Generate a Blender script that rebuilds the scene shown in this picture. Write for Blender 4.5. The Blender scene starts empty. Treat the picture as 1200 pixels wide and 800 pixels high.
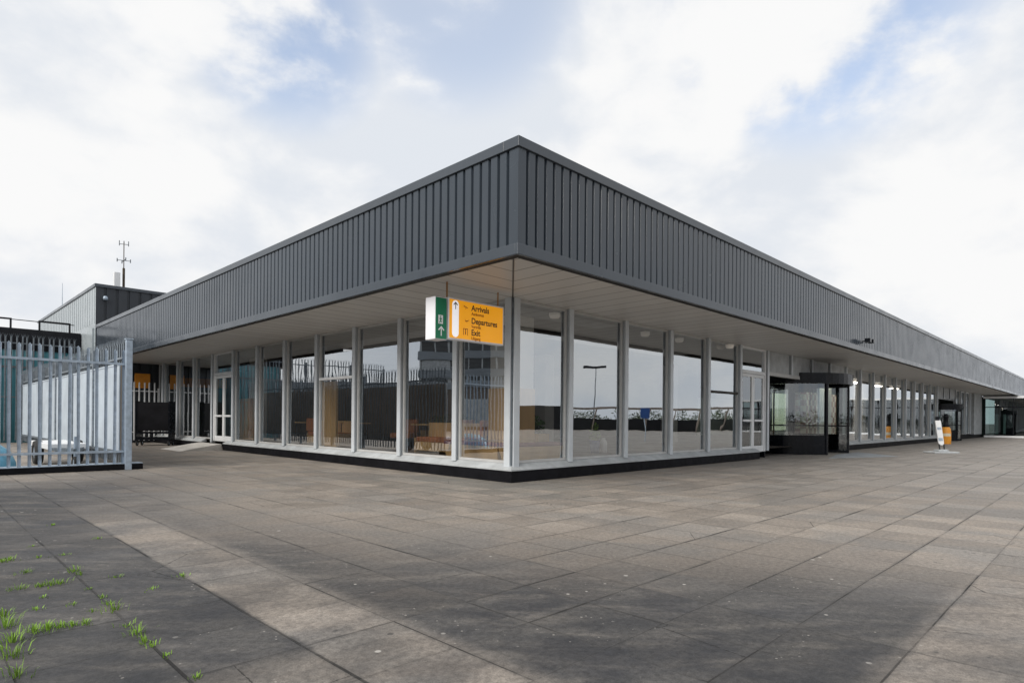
import bpy, bmesh, math, random
from mathutils import Vector, Matrix
random.seed(7)
R = math.radians
S = bpy.context.scene
COL = S.collection

# ------------------------------------------------------------------ helpers
class MB:
    def __init__(s): s.v=[]; s.f=[]
    def quad(s,*p):
        n=len(s.v); s.v+= [tuple(q) for q in p]; s.f.append(tuple(range(n,n+len(p))))
    def box(s,x0,x1,y0,y1,z0,z1,fn=None):
        n=len(s.v)
        pts=[(x,y,z) for z in (z0,z1) for y in (y0,y1) for x in (x0,x1)]
        if fn: pts=[fn(*p) for p in pts]
        s.v+=pts
        for q in ((0,2,3,1),(4,5,7,6),(0,1,5,4),(2,6,7,3),(0,4,6,2),(1,3,7,5)):
            s.f.append(tuple(n+i for i in q))
    def prism(s,poly,a,b):
        """poly: list of points (3d), extruded from offset a to b (vectors)"""
        n=len(s.v); k=len(poly); a=Vector(a); b=Vector(b)
        s.v+=[tuple(Vector(p)+a) for p in poly]+[tuple(Vector(p)+b) for p in poly]
        s.f.append(tuple(range(n,n+k))); s.f.append(tuple(range(n+2*k-1,n+k-1,-1)))
        for i in range(k):
            j=(i+1)%k; s.f.append((n+i,n+j,n+k+j,n+k+i))
    def tube(s,a,b,r,r2=None,n=10,cap=True):
        a=Vector(a);b=Vector(b); r2=r if r2 is None else r2
        d=(b-a).normalized(); u=d.orthogonal().normalized(); w=d.cross(u)
        k=len(s.v)
        for c,rr in ((a,r),(b,r2)):
            for i in range(n):
                t=2*math.pi*i/n; s.v.append(tuple(c+u*math.cos(t)*rr+w*math.sin(t)*rr))
        for i in range(n):
            j=(i+1)%n; s.f.append((k+i,k+j,k+n+j,k+n+i))
        if cap:
            s.f.append(tuple(range(k+n-1,k-1,-1))); s.f.append(tuple(range(k+n,k+2*n)))
    def path(s,pts,r,n=8):
        for a,b in zip(pts,pts[1:]): s.tube(a,b,r,n=n)
    def arc(s,c,r0,r1,a0,a1,z0,z1,n=24):
        """solid ring segment, degrees"""
        k=len(s.v)
        for i in range(n+1):
            t=R(a0+(a1-a0)*i/n); ct,st=math.cos(t),math.sin(t)
            for rr,z in ((r0,z0),(r1,z0),(r1,z1),(r0,z1)):
                s.v.append((c[0]+ct*rr,c[1]+st*rr,z))
        for i in range(n):
            p=k+4*i;q=p+4
            for j in range(4):
                jj=(j+1)%4; s.f.append((p+j,p+jj,q+jj,q+j))
        s.f.append((k+3,k+2,k+1,k)); e=k+4*n; s.f.append((e,e+1,e+2,e+3))
    def lathe(s,c,prof,n=20):
        k=len(s.v); m=len(prof)
        for i in range(n):
            t=2*math.pi*i/n
            for r,z in prof: s.v.append((c[0]+r*math.cos(t),c[1]+r*math.sin(t),c[2]+z))
        for i in range(n):
            j=(i+1)%n
            for a in range(m-1):
                s.f.append((k+i*m+a,k+j*m+a,k+j*m+a+1,k+i*m+a+1))
    def build(s,name,mat,parent=None,smooth=False,bevel=0,origin=None,recalc=True):
        me=bpy.data.meshes.new(name); 
        vs=s.v
        if origin: vs=[(x-origin[0],y-origin[1],z-origin[2]) for x,y,z in vs]
        me.from_pydata(vs,[],s.f); 
        if recalc:
            bm=bmesh.new(); bm.from_mesh(me)
            bmesh.ops.recalc_face_normals(bm,faces=bm.faces); bm.to_mesh(me); bm.free()
        me.materials.append(mat)
        if smooth:
            for p in me.polygons: p.use_smooth=True
        me.update()
        return link(name,me,parent,bevel,origin)
def link(name,me,parent=None,bevel=0,origin=None):
    o=bpy.data.objects.new(name,me); COL.objects.link(o)
    if parent: o.parent=parent
    if origin: o.location=origin
    if bevel:
        b=o.modifiers.new('bevel','BEVEL'); b.width=bevel; b.segments=2; b.limit_method='ANGLE'; b.angle_limit=R(40)
    return o
def tag(o,label=None,cat=None,group=None,kind=None):
    if label:o['label']=label
    if cat:o['category']=cat
    if group:o['group']=group
    if kind:o['kind']=kind
    return o
def thing(name,label,cat,loc=(0,0,0),rz=0,group=None):
    o=bpy.data.objects.new(name,None); COL.objects.link(o); o.location=loc; o.rotation_euler=(0,0,rz)
    return tag(o,label,cat,group)
def copy_tree(o,parent=None):
    c=o.copy(); COL.objects.link(c)
    if parent: c.parent=parent
    for ch in list(o.children): copy_tree(ch,c)
    return c

# ------------------------------------------------------------------ materials
class NT:
    def __init__(s,nt): s.nt=nt; s.n=nt.nodes; s.l=nt.links
    def node(s,t,**k):
        n=s.n.new(t)
        for a,b in k.items(): setattr(n,a,b)
        return n
    def set(s,sock,v):
        if isinstance(v,bpy.types.NodeSocket): s.l.new(v,sock)
        else: sock.default_value=v
    def math(s,op,a,b=None,c=None,clamp=False):
        n=s.node('ShaderNodeMath',operation=op,use_clamp=clamp); s.set(n.inputs[0],a)
        if b is not None: s.set(n.inputs[1],b)
        if c is not None: s.set(n.inputs[2],c)
        return n.outputs[0]
    def mix(s,f,a,b):
        n=s.node('ShaderNodeMix',data_type='RGBA'); s.set(n.inputs[0],f); s.set(n.inputs[6],a); s.set(n.inputs[7],b); return n.outputs[2]
    def ss(s,v,a,b,lo=0.,hi=1.):
        n=s.node('ShaderNodeMapRange',interpolation_type='SMOOTHSTEP'); s.set(n.inputs[0],v)
        for i,x in enumerate((a,b,lo,hi)): s.set(n.inputs[1+i],x)
        return n.outputs[0]
    def noise(s,vec,scale,detail=4,rough=.55,dist=0):
        n=s.node('ShaderNodeTexNoise'); s.l.new(vec,n.inputs['Vector'])
        n.inputs['Scale'].default_value=scale; n.inputs['Detail'].default_value=detail; n.inputs['Roughness'].default_value=rough; n.inputs['Distortion'].default_value=dist
        return n.outputs[0]
    def mapping(s,vec,scale=(1,1,1),rot=(0,0,0)):
        n=s.node('ShaderNodeMapping'); s.l.new(vec,n.inputs[0]); n.inputs['Scale'].default_value=scale; n.inputs['Rotation'].default_value=rot; return n.outputs[0]
def c4(c): return (c[0],c[1],c[2],1)
MATS={}
def mat(name,col,rough=.5,metal=0,var=.12,scale=3,bump=.0,bscale=60,spec=.5,grime=0,vstretch=1):
    if name in MATS: return MATS[name]
    m=bpy.data.materials.new(name); m.use_nodes=True; t=NT(m.node_tree)
    b=t.n['Principled BSDF']; tc=t.node('ShaderNodeTexCoord'); geo=t.node('ShaderNodeNewGeometry')
    pos=t.mapping(geo.outputs['Position'],(1,1,1/vstretch))
    n=t.noise(pos,scale,5)
    f=t.ss(n,.3,.7)
    lo=tuple(x*(1-var) for x in col); hi=tuple(min(1,x*(1+var)) for x in col)
    c=t.mix(f,c4(lo),c4(hi))
    if grime:
        g=t.ss(t.noise(t.mapping(geo.outputs['Position'],(1,1,.15)),7,4),.5,.8)
        c=t.mix(t.math('MULTIPLY',g,grime),c,c4(tuple(x*.45 for x in col)))
    t.l.new(c,b.inputs['Base Color'])
    t.l.new(t.ss(t.noise(pos,scale*2.3,3),.2,.8,max(.02,rough-.08),rough+.1),b.inputs['Roughness'])
    b.inputs['Metallic'].default_value=metal; b.inputs['Specular IOR Level'].default_value=spec
    if bump:
        bp=t.node('ShaderNodeBump'); bp.inputs['Strength'].default_value=bump; bp.inputs['Distance'].default_value=.01
        t.l.new(t.noise(geo.outputs['Position'],bscale,3),bp.inputs['Height']); t.l.new(bp.outputs[0],b.inputs['Normal'])
    MATS[name]=m; return m
M={}
M['clad']=mat('painted_cladding',(.040,.051,.065),.2,.0,.05,.5,0,4,.42,.14)
M['clad_sunlit']=mat('sunlit_cladding',(.34,.38,.40),.3,.0,.06,1.0,0,4,.6,.08)  # paler copy for the tall block's side: sunlight painted into the colour
M['clad_dark']=mat('dark_cladding',(.03,.035,.043),.4,.0,.10,1.0,0,4,.4)
M['trim']=mat('painted_trim',(.050,.061,.075),.2,.0,.05,.6,0,5,.42,.14)
M['cap']=mat('cap_flashing',(.058,.069,.083),.2,.0,.05,.6,0,5,.42,.14)
M['gapshade']=mat('gap_shade',(.008,.008,.008),.7,0,.1)
M['alu']=mat('mullion_aluminium',(.55,.585,.615),.35,.0,.06,2,.0,30,.5,.15)
M['alu_side']=mat('mullion_web',(.20,.22,.215),.4,.0,.08,2)
M['frame']=mat('window_frame_metal',(.48,.48,.47),.4,0,.06,3)
M['black']=mat('black_plinth',(.007,.007,.009),.6,0,.3,3,.1,25,.1,0)
M['blackmetal']=mat('black_metal',(.006,.007,.010),.22,0,.2,3,0,1,.2)
M['ledge']=mat('pale_concrete',(.42,.44,.45),.6,0,.14,2.5,.1,80,.3,.25)
M['conc']=mat('ramp_concrete',(.48,.46,.43),.8,0,.15,3,.15,90)
M['galv']=mat('galvanised_steel',(.36,.43,.51),.42,.3,.14,9,.03,90,.5,.2)
M['galv_mid']=mat('dull_steel',(.20,.23,.26),.5,.3,.2,9)
M['galv_dark']=mat('weathered_steel',(.13,.15,.17),.5,.3,.2,9)
M['white']=mat('white_paint',(.74,.75,.76),.4,0,.05,1.5,0,1,.5,.12)
M['whitepanel']=mat('white_sheet',(.46,.52,.58),.4,0,.08,1.2,.0,6,.5,.15)
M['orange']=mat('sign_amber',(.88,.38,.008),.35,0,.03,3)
_b=M['orange'].node_tree.nodes['Principled BSDF']; _b.inputs['Emission Color'].default_value=(.88,.36,.006,1); _b.inputs['Emission Strength'].default_value=.28   # faint glow added to lift the shaded amber face
M['green']=mat('sign_green',(.0,.19,.085),.35,0,.04,3)
M['ink']=mat('sign_ink',(.035,.022,.02),.5,0,.05)
M['ink2']=mat('sign_brown_ink',(.33,.10,.01),.5,0,.05)
M['signwhite']=mat('sign_white',(.8,.8,.83),.35,0,.02)
M['wood']=mat('oak_veneer',(.66,.43,.19),.45,0,.16,2.2,.02,20,.4,0,6)
M['wood2']=mat('dark_oak_veneer',(.40,.21,.08),.45,0,.2,2.2,.02,20,.4,0,6)
M['maroon']=mat('maroon_cushion',(.17,.022,.032),.7,0,.15,6)
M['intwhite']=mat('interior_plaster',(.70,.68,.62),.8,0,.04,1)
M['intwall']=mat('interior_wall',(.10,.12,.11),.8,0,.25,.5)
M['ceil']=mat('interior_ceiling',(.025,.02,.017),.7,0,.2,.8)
M['intfloor']=mat('interior_floor',(.13,.11,.095),.35,0,.2,.7)
M['seat']=mat('rust_upholstery',(.50,.17,.05),.8,0,.2,5)
M['blue']=mat('blue_plastic',(.02,.06,.20),.4,0,.1,5)
M['bluetarp']=mat('blue_tarpaulin',(.10,.32,.46),.5,0,.2,4,.3,9)
M['rubber']=mat('rubber',(.02,.02,.02),.8,0,.2,9)
M['hangar']=mat('brown_sheet_wall',(.13,.105,.09),.7,0,.2,.3)
M['reflboard']=mat('reflection_brown',(.36,.30,.25),.8,0,.15,.8)
M['officeband']=mat('office_spandrel',(.20,.225,.25),.6,0,.12,.3)
M['officeglass']=mat('office_glass',(.03,.035,.04),.1,0,.5,.35)
M['palegreen']=mat('pale_green_glass',(.30,.38,.33),.1,0,.1,.3)
M['binorange']=mat('bin_orange',(.80,.33,.03),.45,0,.08,5)
M['cream']=mat('cream_plastic',(.72,.66,.5),.45,0,.06,5)
M['leaf']=mat('leaf_green',(.06,.13,.02),.6,0,.45,7)
M['grass']=mat('grass_blade',(.16,.29,.022),.6,0,.4,9)
M['tree']=mat('tree_leaf',(.035,.05,.018),.7,0,.4,.8)
M['bark']=mat('bark',(.06,.045,.03),.9,0,.3,6)
M['teal']=mat('teal_glazing',(.06,.20,.24),.08,0,.3,.25,0,1,.8)
M['soft']=None

def soffit_mat():
    m=bpy.data.materials.new('soffit_panel'); m.use_nodes=True; t=NT(m.node_tree); b=t.n['Principled BSDF']
    geo=t.node('ShaderNodeNewGeometry'); sx=t.node('ShaderNodeSeparateXYZ'); t.l.new(geo.outputs['Position'],sx.inputs[0])
    x,y=sx.outputs[0],sx.outputs[1]
    # planks run across the overhang; joints mitre at the corner
    side=t.math('GREATER_THAN',x,y)
    s=t.math('ADD',t.math('MULTIPLY',side,x),t.math('MULTIPLY',t.math('SUBTRACT',1,side),y))
    u=t.math('DIVIDE',t.math('ADD',s,.06),.5)
    fr=t.math('FRACT',u); d=t.math('ABSOLUTE',t.math('SUBTRACT',fr,.5))
    joint=t.ss(d,.470,.484)
    cell=t.math('ADD',t.math('FLOOR',u),t.math('MULTIPLY',side,50))
    wn=t.node('ShaderNodeTexWhiteNoise',noise_dimensions='1D'); t.l.new(cell,wn.inputs['W'])
    base=t.mix(wn.outputs[0],(.56,.545,.52,1),(.62,.605,.575,1))
    base=t.mix(t.ss(t.noise(geo.outputs['Position'],1.4,4),.45,.75,0,.3),base,(.54,.50,.45,1))
    diag=t.ss(t.math('ABSOLUTE',t.math('SUBTRACT',x,y)),.012,.03,1,0)
    j=t.math('MAXIMUM',t.math('MULTIPLY',joint,.8),diag)
    t.l.new(t.mix(j,base,(.05,.045,.04,1)),b.inputs['Base Color']); b.inputs['Roughness'].default_value=.42
    bp=t.node('ShaderNodeBump'); bp.inputs['Strength'].default_value=.5; bp.inputs['Distance'].default_value=.01; bp.invert=True
    t.l.new(j,bp.inputs['Height']); t.l.new(bp.outputs[0],b.inputs['Normal'])
    return m
M['soft']=soffit_mat()

def glass_mat(name,refl,tint,grazing=.9,wobble=.015):
    m=bpy.data.materials.new(name); m.use_nodes=True; t=NT(m.node_tree)
    out=t.n['Material Output']; t.n.remove(t.n['Principled BSDF'])
    tr=t.node('ShaderNodeBsdfTransparent'); tr.inputs[0].default_value=c4(tint)
    gl=t.node('ShaderNodeBsdfGlossy'); gl.inputs['Roughness'].default_value=0.0; gl.inputs[0].default_value=(.93,.97,1,1)
    lw=t.node('ShaderNodeLayerWeight'); lw.inputs[0].default_value=.5
    geo=t.node('ShaderNodeNewGeometry')
    f=t.math('POWER',lw.outputs['Facing'],3.0)
    fac=t.math('ADD',refl,t.math('MULTIPLY',f,grazing-refl),clamp=True)
    bp=t.node('ShaderNodeBump'); bp.inputs['Strength'].default_value=wobble; bp.inputs['Distance'].default_value=.1
    t.l.new(t.noise(geo.outputs['Position'],1.3,1),bp.inputs['Height']); t.l.new(bp.outputs[0],gl.inputs['Normal'])
    mx=t.node('ShaderNodeMixShader'); t.l.new(fac,mx.inputs[0]); t.l.new(tr.outputs[0],mx.inputs[1]); t.l.new(gl.outputs[0],mx.inputs[2])
    t.l.new(mx.outputs[0],out.inputs[0]); return m
M['glass']=glass_mat('facade_glass',.45,(.98,.985,.98),.9,.014)
M['clearglass']=glass_mat('door_glass',.16,(.90,.95,.92),.7)
M['darkglass']=glass_mat('dark_glass',.25,(.30,.42,.40),.6)

def ground_mat():
    m=bpy.data.materials.new('concrete_slabs'); m.use_nodes=True; t=NT(m.node_tree); b=t.n['Principled BSDF']
    geo=t.node('ShaderNodeNewGeometry'); P=geo.outputs['Position']; sx=t.node('ShaderNodeSeparateXYZ'); t.l.new(P,sx.inputs[0])
    X,Y=sx.outputs[0],sx.outputs[1]
    wob=t.math('MULTIPLY',t.math('SUBTRACT',t.noise(P,.9,2),.5),.02)
    x=t.math('ADD',X,wob); y=t.math('ADD',Y,wob)
    p=.5855
    u=t.math('DIVIDE',t.math('ADD',x,5.83+58.55),p); v=t.math('DIVIDE',t.math('ADD',y,5.97+58.55),p)
    def dist(w): return t.math('MULTIPLY',t.math('SUBTRACT',.5,t.math('ABSOLUTE',t.math('SUBTRACT',t.math('FRACT',w),.5))),p)
    du,dv=dist(u),dist(v)
    iu,iv=t.math('FLOOR',u),t.math('FLOOR',v); ru,rv=t.math('ROUND',u),t.math('ROUND',v)
    def wn(a,bb,z=0):
        c=t.node('ShaderNodeCombineXYZ'); t.set(c.inputs[0],a); t.set(c.inputs[1],bb); c.inputs[2].default_value=z
        n=t.node('ShaderNodeTexWhiteNoise',noise_dimensions='3D'); t.l.new(c.outputs[0],n.inputs[0]); return n.outputs[0]
    side=t.ss(t.math('SUBTRACT',x,y),-.25,.6)
    big=t.noise(P,.35,4,.6); med=t.noise(P,1.7,7,.65,.3); fine=t.noise(P,26,5,.7); grit=t.noise(P,110,2,.6)
    brk=t.ss(t.noise(P,1.3,4,.7),.36,.6,.35,1)          # joints fill with dirt and fade in places
    su=t.math('MULTIPLY',t.ss(wn(ru,iv,1),.3,.75,.35,1.),t.math('SUBTRACT',1,t.math('MULTIPLY',side,.45)))
    sv=t.math('MULTIPLY',t.ss(wn(iu,rv,2),.3,.75,.35,1.),t.math('ADD',.45,t.math('MULTIPLY',side,.55)))
    wu=t.ss(t.math('MULTIPLY',wn(ru,0,3),brk),.1,.8,.0032,.0085); wv=t.ss(t.math('MULTIPLY',wn(0,rv,4),brk),.1,.8,.0032,.0085)
    ju=t.math('MULTIPLY',t.ss(t.math('SUBTRACT',du,wu),-.002,.003,1,0),su)
    jv=t.math('MULTIPLY',t.ss(t.math('SUBTRACT',dv,wv),-.002,.003,1,0),sv)
    joint=t.math('MULTIPLY',t.math('MAXIMUM',ju,jv),brk)
    edge=t.math('MAXIMUM',t.math('MULTIPLY',t.ss(du,.0,.035,1,0),su),t.math('MULTIPLY',t.ss(dv,.0,.035,1,0),sv))
    tile=wn(iu,iv,5)
    rot=t.mapping(P,(1,1,1),(0,0,R(45)))
    streak=t.noise(t.mapping(rot,(.9,2.6,1)),1.5,8,.68,.35)
    blot=t.noise(t.mapping(rot,(.7,1.2,1)),.8,6,.6,.5)
    rr=t.math('SQRT',t.math('ADD',t.math('POWER',t.math('ADD',X,.3),2),t.math('POWER',t.math('MULTIPLY',Y,.85),2)))
    rr=t.math('ADD',rr,t.math('MULTIPLY',t.math('SUBTRACT',med,.5),3.2))
    rr=t.math('ADD',rr,t.math('MULTIPLY',t.math('SUBTRACT',tile,.5),1.0))
    dark=t.ss(rr,4.1,7.6)
    dark=t.math('MULTIPLY',dark,t.ss(t.math('ADD',X,t.math('MULTIPLY',blot,1.8)),-.2,-3.4))
    dark=t.math('MULTIPLY',dark,t.ss(t.math('ADD',Y,t.math('MULTIPLY',blot,2)),4.5,8.5,1,0))
    xm=t.math('ADD',x,t.math('MULTIPLY',t.math('SUBTRACT',med,.5),.16))
    colm=t.math('MULTIPLY',t.ss(xm,-7.02,-6.96),t.ss(xm,-6.5,-6.25,1,0))
    colm=t.math('MULTIPLY',colm,t.ss(t.math('ADD',Y,t.math('MULTIPLY',blot,1.5)),-.8,2.6,1,0))
    low=t.math('MULTIPLY',t.ss(t.math('ADD',x,t.math('MULTIPLY',med,.5)),-6.35,-6.05,1,0),t.ss(y,-5.3,-5.7,0,1))
    right=t.ss(t.math('ADD',y,t.math('MULTIPLY',t.math('SUBTRACT',med,.5),.25)),-7.78,-7.6,1,0)
    pale=t.math('MAXIMUM',t.math('MULTIPLY',colm,t.ss(med,.3,.65,.35,.85)),t.math('MAXIMUM',t.math('MULTIPLY',low,t.ss(med,.3,.65,.4,.85)),t.math('MULTIPLY',right,t.ss(streak,.35,.6,.4,.75))))
    dark=t.math('MULTIPLY',dark,t.math('SUBTRACT',1,pale))
    # patches inside the dark film where the stone is rubbed clean
    dark=t.math('MULTIPLY',dark,t.ss(t.math('ADD',t.math('MULTIPLY',streak,.6),t.math('MULTIPLY',blot,.4)),.40,.70,1.,.72))
    warm=t.mix(t.ss(med,.3,.7),(.215,.187,.160,1),(.292,.254,.217,1))
    warm=t.mix(t.ss(blot,.42,.62,0,.75),warm,(.20,.187,.172,1))
    warm=t.mix(t.ss(t.math('ADD',x,t.math('MULTIPLY',y,-.4)),3,12,0,.7),warm,(.235,.218,.20,1))
    warm=t.mix(t.ss(streak,.5,.75,0,.35),warm,(.275,.248,.22,1))
    nearb=t.ss(t.math('ADD',rr,t.math('MULTIPLY',big,2)),2.0,3.6,.45,0)
    warm=t.mix(nearb,warm,(.18,.18,.165,1))
    dk=t.mix(t.ss(med,.35,.7),(.030,.031,.035,1),(.066,.064,.063,1))
    dk=t.mix(t.ss(streak,.50,.72,0,.36),dk,(.135,.124,.110,1))
    c=t.mix(dark,warm,dk)
    hs=t.node('ShaderNodeHueSaturation'); t.l.new(c,hs.inputs['Color']); t.l.new(t.ss(tile,0,1,.87,1.11),hs.inputs['Value']); c=hs.outputs[0]
    hs=t.node('ShaderNodeHueSaturation'); t.l.new(c,hs.inputs['Color']); t.l.new(t.ss(t.math('ADD',t.math('MULTIPLY',fine,.6),t.math('MULTIPLY',grit,.4)),.32,.68,.64,1.36),hs.inputs['Value']); c=hs.outputs[0]
    c=t.mix(t.math('MULTIPLY',edge,.34),c,(.05,.048,.045,1))
    def spots(scale,r0,r1,keep,nscale,amt):
        vo=t.node('ShaderNodeTexVoronoi'); t.l.new(P,vo.inputs[0]); vo.inputs['Scale'].default_value=scale
        q=t.node('ShaderNodeSeparateColor'); t.l.new(vo.outputs['Color'],q.inputs[0])
        rad=t.math('MULTIPLY',q.outputs[1],r1)
        k=t.ss(t.math('SUBTRACT',vo.outputs['Distance'],rad),-.02,.03,1,0)
        k=t.math('MULTIPLY',k,t.math('GREATER_THAN',q.outputs[0],keep))
        return t.math('MULTIPLY',t.math('MULTIPLY',k,t.ss(t.noise(P,nscale,3),.5,.6)),amt)
    c=t.mix(spots(7,.03,.15,.6,1.1,.85),c,(.42,.40,.37,1))
    c=t.mix(spots(24,.05,.2,.5,1.7,.75),c,(.34,.32,.29,1))
    c=t.mix(spots(11,.05,.22,.65,1.4,.6),c,(.035,.035,.035,1))
    # a few cracked slabs
    cr=t.node('ShaderNodeTexVoronoi',feature='DISTANCE_TO_EDGE'); t.l.new(P,cr.inputs[0]); cr.inputs['Scale'].default_value=1.1
    crk=t.math('MULTIPLY',t.ss(t.math('ADD',cr.outputs['Distance'],t.math('MULTIPLY',t.math('SUBTRACT',fine,.5),.02)),.0,.006,1,0),t.math('GREATER_THAN',wn(iu,iv,8),.90))
    joint=t.math('MAXIMUM',joint,t.math('MULTIPLY',crk,.7))
    c=t.mix(joint,c,(.014,.013,.012,1))
    t.l.new(c,b.inputs['Base Color'])
    t.l.new(t.ss(med,.3,.7,.55,.8),b.inputs['Roughness']); b.inputs['Specular IOR Level'].default_value=.3
    tx=t.math('MULTIPLY',t.math('SUBTRACT',wn(iu,iv,6),.5),t.math('SUBTRACT',t.math('FRACT',u),.5))
    h=t.math('ADD',t.math('MULTIPLY',joint,-1.0),t.math('ADD',t.math('MULTIPLY',fine,.3),t.math('ADD',t.math('MULTIPLY',tile,.25),t.math('MULTIPLY',tx,.9))))
    bp=t.node('ShaderNodeBump'); bp.inputs['Strength'].default_value=.6; bp.inputs['Distance'].default_value=.012
    t.l.new(h,bp.inputs['Height']); t.l.new(bp.outputs[0],b.inputs['Normal'])
    return m
M['slabs']=ground_mat()
M['asphalt']=mat('asphalt',(.075,.07,.065),.85,0,.25,.25,.2,40)
M['greyslab']=mat('grey_slab',(.24,.26,.28),.7,0,.12,2,.1,60)
def checker_mat():
    m=bpy.data.materials.new('checker_tiles'); m.use_nodes=True; t=NT(m.node_tree); b=t.n['Principled BSDF']
    g=t.node('ShaderNodeNewGeometry'); k=t.node('ShaderNodeTexChecker'); t.l.new(t.mapping(g.outputs['Position'],(1,1,1)),k.inputs[0])
    k.inputs['Scale'].default_value=3.4; k.inputs[1].default_value=(.62,.55,.42,1); k.inputs[2].default_value=(.25,.06,.04,1)
    n=t.noise(g.outputs['Position'],6,3); t.l.new(t.mix(t.ss(n,.3,.7,0,.25),k.outputs[0],(.45,.35,.25,1)),b.inputs['Base Color']); b.inputs['Roughness'].default_value=.4
    return m
M['check']=checker_mat()
def emit_mat(name,col,st):
    m=bpy.data.materials.new(name); m.use_nodes=True; b=m.node_tree.nodes['Principled BSDF']
    b.inputs['Base Color'].default_value=c4(col); b.inputs['Emission Color'].default_value=c4(col); b.inputs['Emission Strength'].default_value=st; return m
M['litwin']=emit_mat('lit_window',(.84,.84,.64),.32)
M['boardorange']=mat('orange_board',(.75,.28,.02),.5,0,.1,3)  # plain board colour, no emission
M['glowwhite']=emit_mat('sign_white_glow',(.85,.85,.88),.35)  # glow added so the shaded arrow panel reads white
M['lamp']=emit_mat('ceiling_lamp_glow',(1,.93,.8),9)
M['lamp2']=emit_mat('round_lamp_glow',(.8,.75,.68),.05)

# ------------------------------------------------------------------ camera (solved from the photograph)
Cc=Vector((-8.5644,-8.5302,1.25))
r=Vector((.70534367,-.70881135,.00876203)); u=Vector((-.00618676,.00620461,.99996161)); f=Vector((.70883851,.7053708,.00000886))
cd=bpy.data.cameras.new('camera'); cam=bpy.data.objects.new('camera',cd); COL.objects.link(cam)
mw=Matrix((( r[0],u[0],-f[0],Cc[0]),(r[1],u[1],-f[1],Cc[1]),(r[2],u[2],-f[2],Cc[2]),(0,0,0,1)))
cam.matrix_world=mw; cd.sensor_width=36; cd.lens=714.53/1200*36; cd.shift_y=90.24/1200; cd.clip_end=3000; cd.clip_start=.05
S.camera=cam

# ------------------------------------------------------------------ setting: ground
g=MB(); g.quad((-700,-700,-.02),(700,-700,-.02),(700,700,-.02),(-700,700,-.02)); tag(g.build('ground',M['asphalt']),kind='structure')
g=MB(); g.quad((-34,-60,0),(95,-60,0),(95,60,0),(-34,60,0)); tag(g.build('pavement',M['slabs']),kind='structure')
g=MB(); g.prism([(16.3,-1.02,0),(18.9,-1.02,0),(16.9,-2.9,0),(13.6,-1.6,0)],(0,0,.001),(0,0,.012)); tag(g.build('path',M['greyslab']),kind='structure')

# ------------------------------------------------------------------ terminal building
A,B=2.491,2.569             # overhangs: left face X=-A, right face Y=-B
ZT,ZCB,ZTT,ZTB,ZS=5.21,5.065,3.709,3.552,3.633
YE=23.43; XE=88.
T=thing('terminal_building','low corner terminal with dark ribbed metal fascia over full height glass walls','building',(0,0,0))
WR=lambda s,o,z:(s,-o,z)     # right wing wall: s along X, o outwards
WL=lambda s,o,z:(-o,s,z)     # left wing wall
def wbox(mb,W,s0,s1,o0,o1,z0,z1): mb.box(s0,s1,o0,o1,z0,z1,fn=W)

def fascia(W,off,start,end,first,label):
    m=MB(); pitch=.1915; out=off; inn=off-.044
    pts=[(start,out)]; s=first
    while s<end-.2:
        pts+=[(s,out),(s+.006,inn),(s+.04,inn),(s+.058,out)]; s+=pitch
    pts.append((end,out))
    for (s0,o0),(s1,o1) in zip(pts,pts[1:]):
        m.quad(W(s0,o0,ZTT-.03),W(s1,o1,ZTT-.03),W(s1,o1,ZCB+.02),W(s0,o0,ZCB+.02))
    return m.build('cladding',M['clad'],T,recalc=False)
fascia(WR,B-.03,-A+.03,XE,-A+.19,'r'); fascia(WL,A-.03,-B+.03,YE,-B+.21,'l')
# roof cap and bottom trim are L-shaped flashings, each wing one part
def flash(name,W,off,s0,s1,z0,z1,m,depth=.07):
    b=MB(); wbox(b,W,s0,s1,off-depth,off,z0,z1); return b.build(name,m,T,bevel=.006)
flash('roof_cap',WR,B,-A,XE,ZCB,ZT,M['cap'],.30); flash('roof_cap',WL,A,-B+.3,YE,ZCB,ZT,M['cap'],.30)
flash('fascia_trim',WR,B,-A,XE,ZTB,ZTT,M['trim'],.05); flash('fascia_trim',WL,A,-B+.05,YE,ZTB,ZTT,M['trim'],.05)
# soffit (set back from the trim by a black strip painting the gap's shade)
b=MB(); gx=.18
b.quad((-A+gx,-B+gx,ZS),(XE,-B+gx,ZS),(XE,.2,ZS),(.2,.2,ZS),(.2,YE,ZS),(-A+gx,YE,ZS)); b.build('soffit',M['soft'],T,recalc=False)
b=MB(); e=.05; q=gx+.004
b.quad((-A+e,-B+e,ZTB+.006),(XE,-B+e,ZTB+.006),(XE,-B+q,ZTB+.006),(-A+q,-B+q,ZTB+.006))
b.quad((-A+e,-B+e,ZTB+.006),(-A+e,YE,ZTB+.006),(-A+q,YE,ZTB+.006),(-A+q,-B+q,ZTB+.006))
b.quad((-A+q,-B+q,ZTB+.006),(XE,-B+q,ZTB+.006),(XE,-B+q,ZS),(-A+q,-B+q,ZS))
b.quad((-A+q,-B+q,ZTB+.006),(-A+q,YE,ZTB+.006),(-A+q,YE,ZS),(-A+q,-B+q,ZS)); b.build('shadow_gap',M['gapshade'],T)
FILL_HOLES=[(.25,.95,.25,4.0),(.95,4.0,.25,.95),(1.2,2.5,2.2,12.5),(4.5,11,2.0,3.2),(22,36,2.0,3.0)]     # unseen openings added in roof and ceiling to brighten the interior
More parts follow.
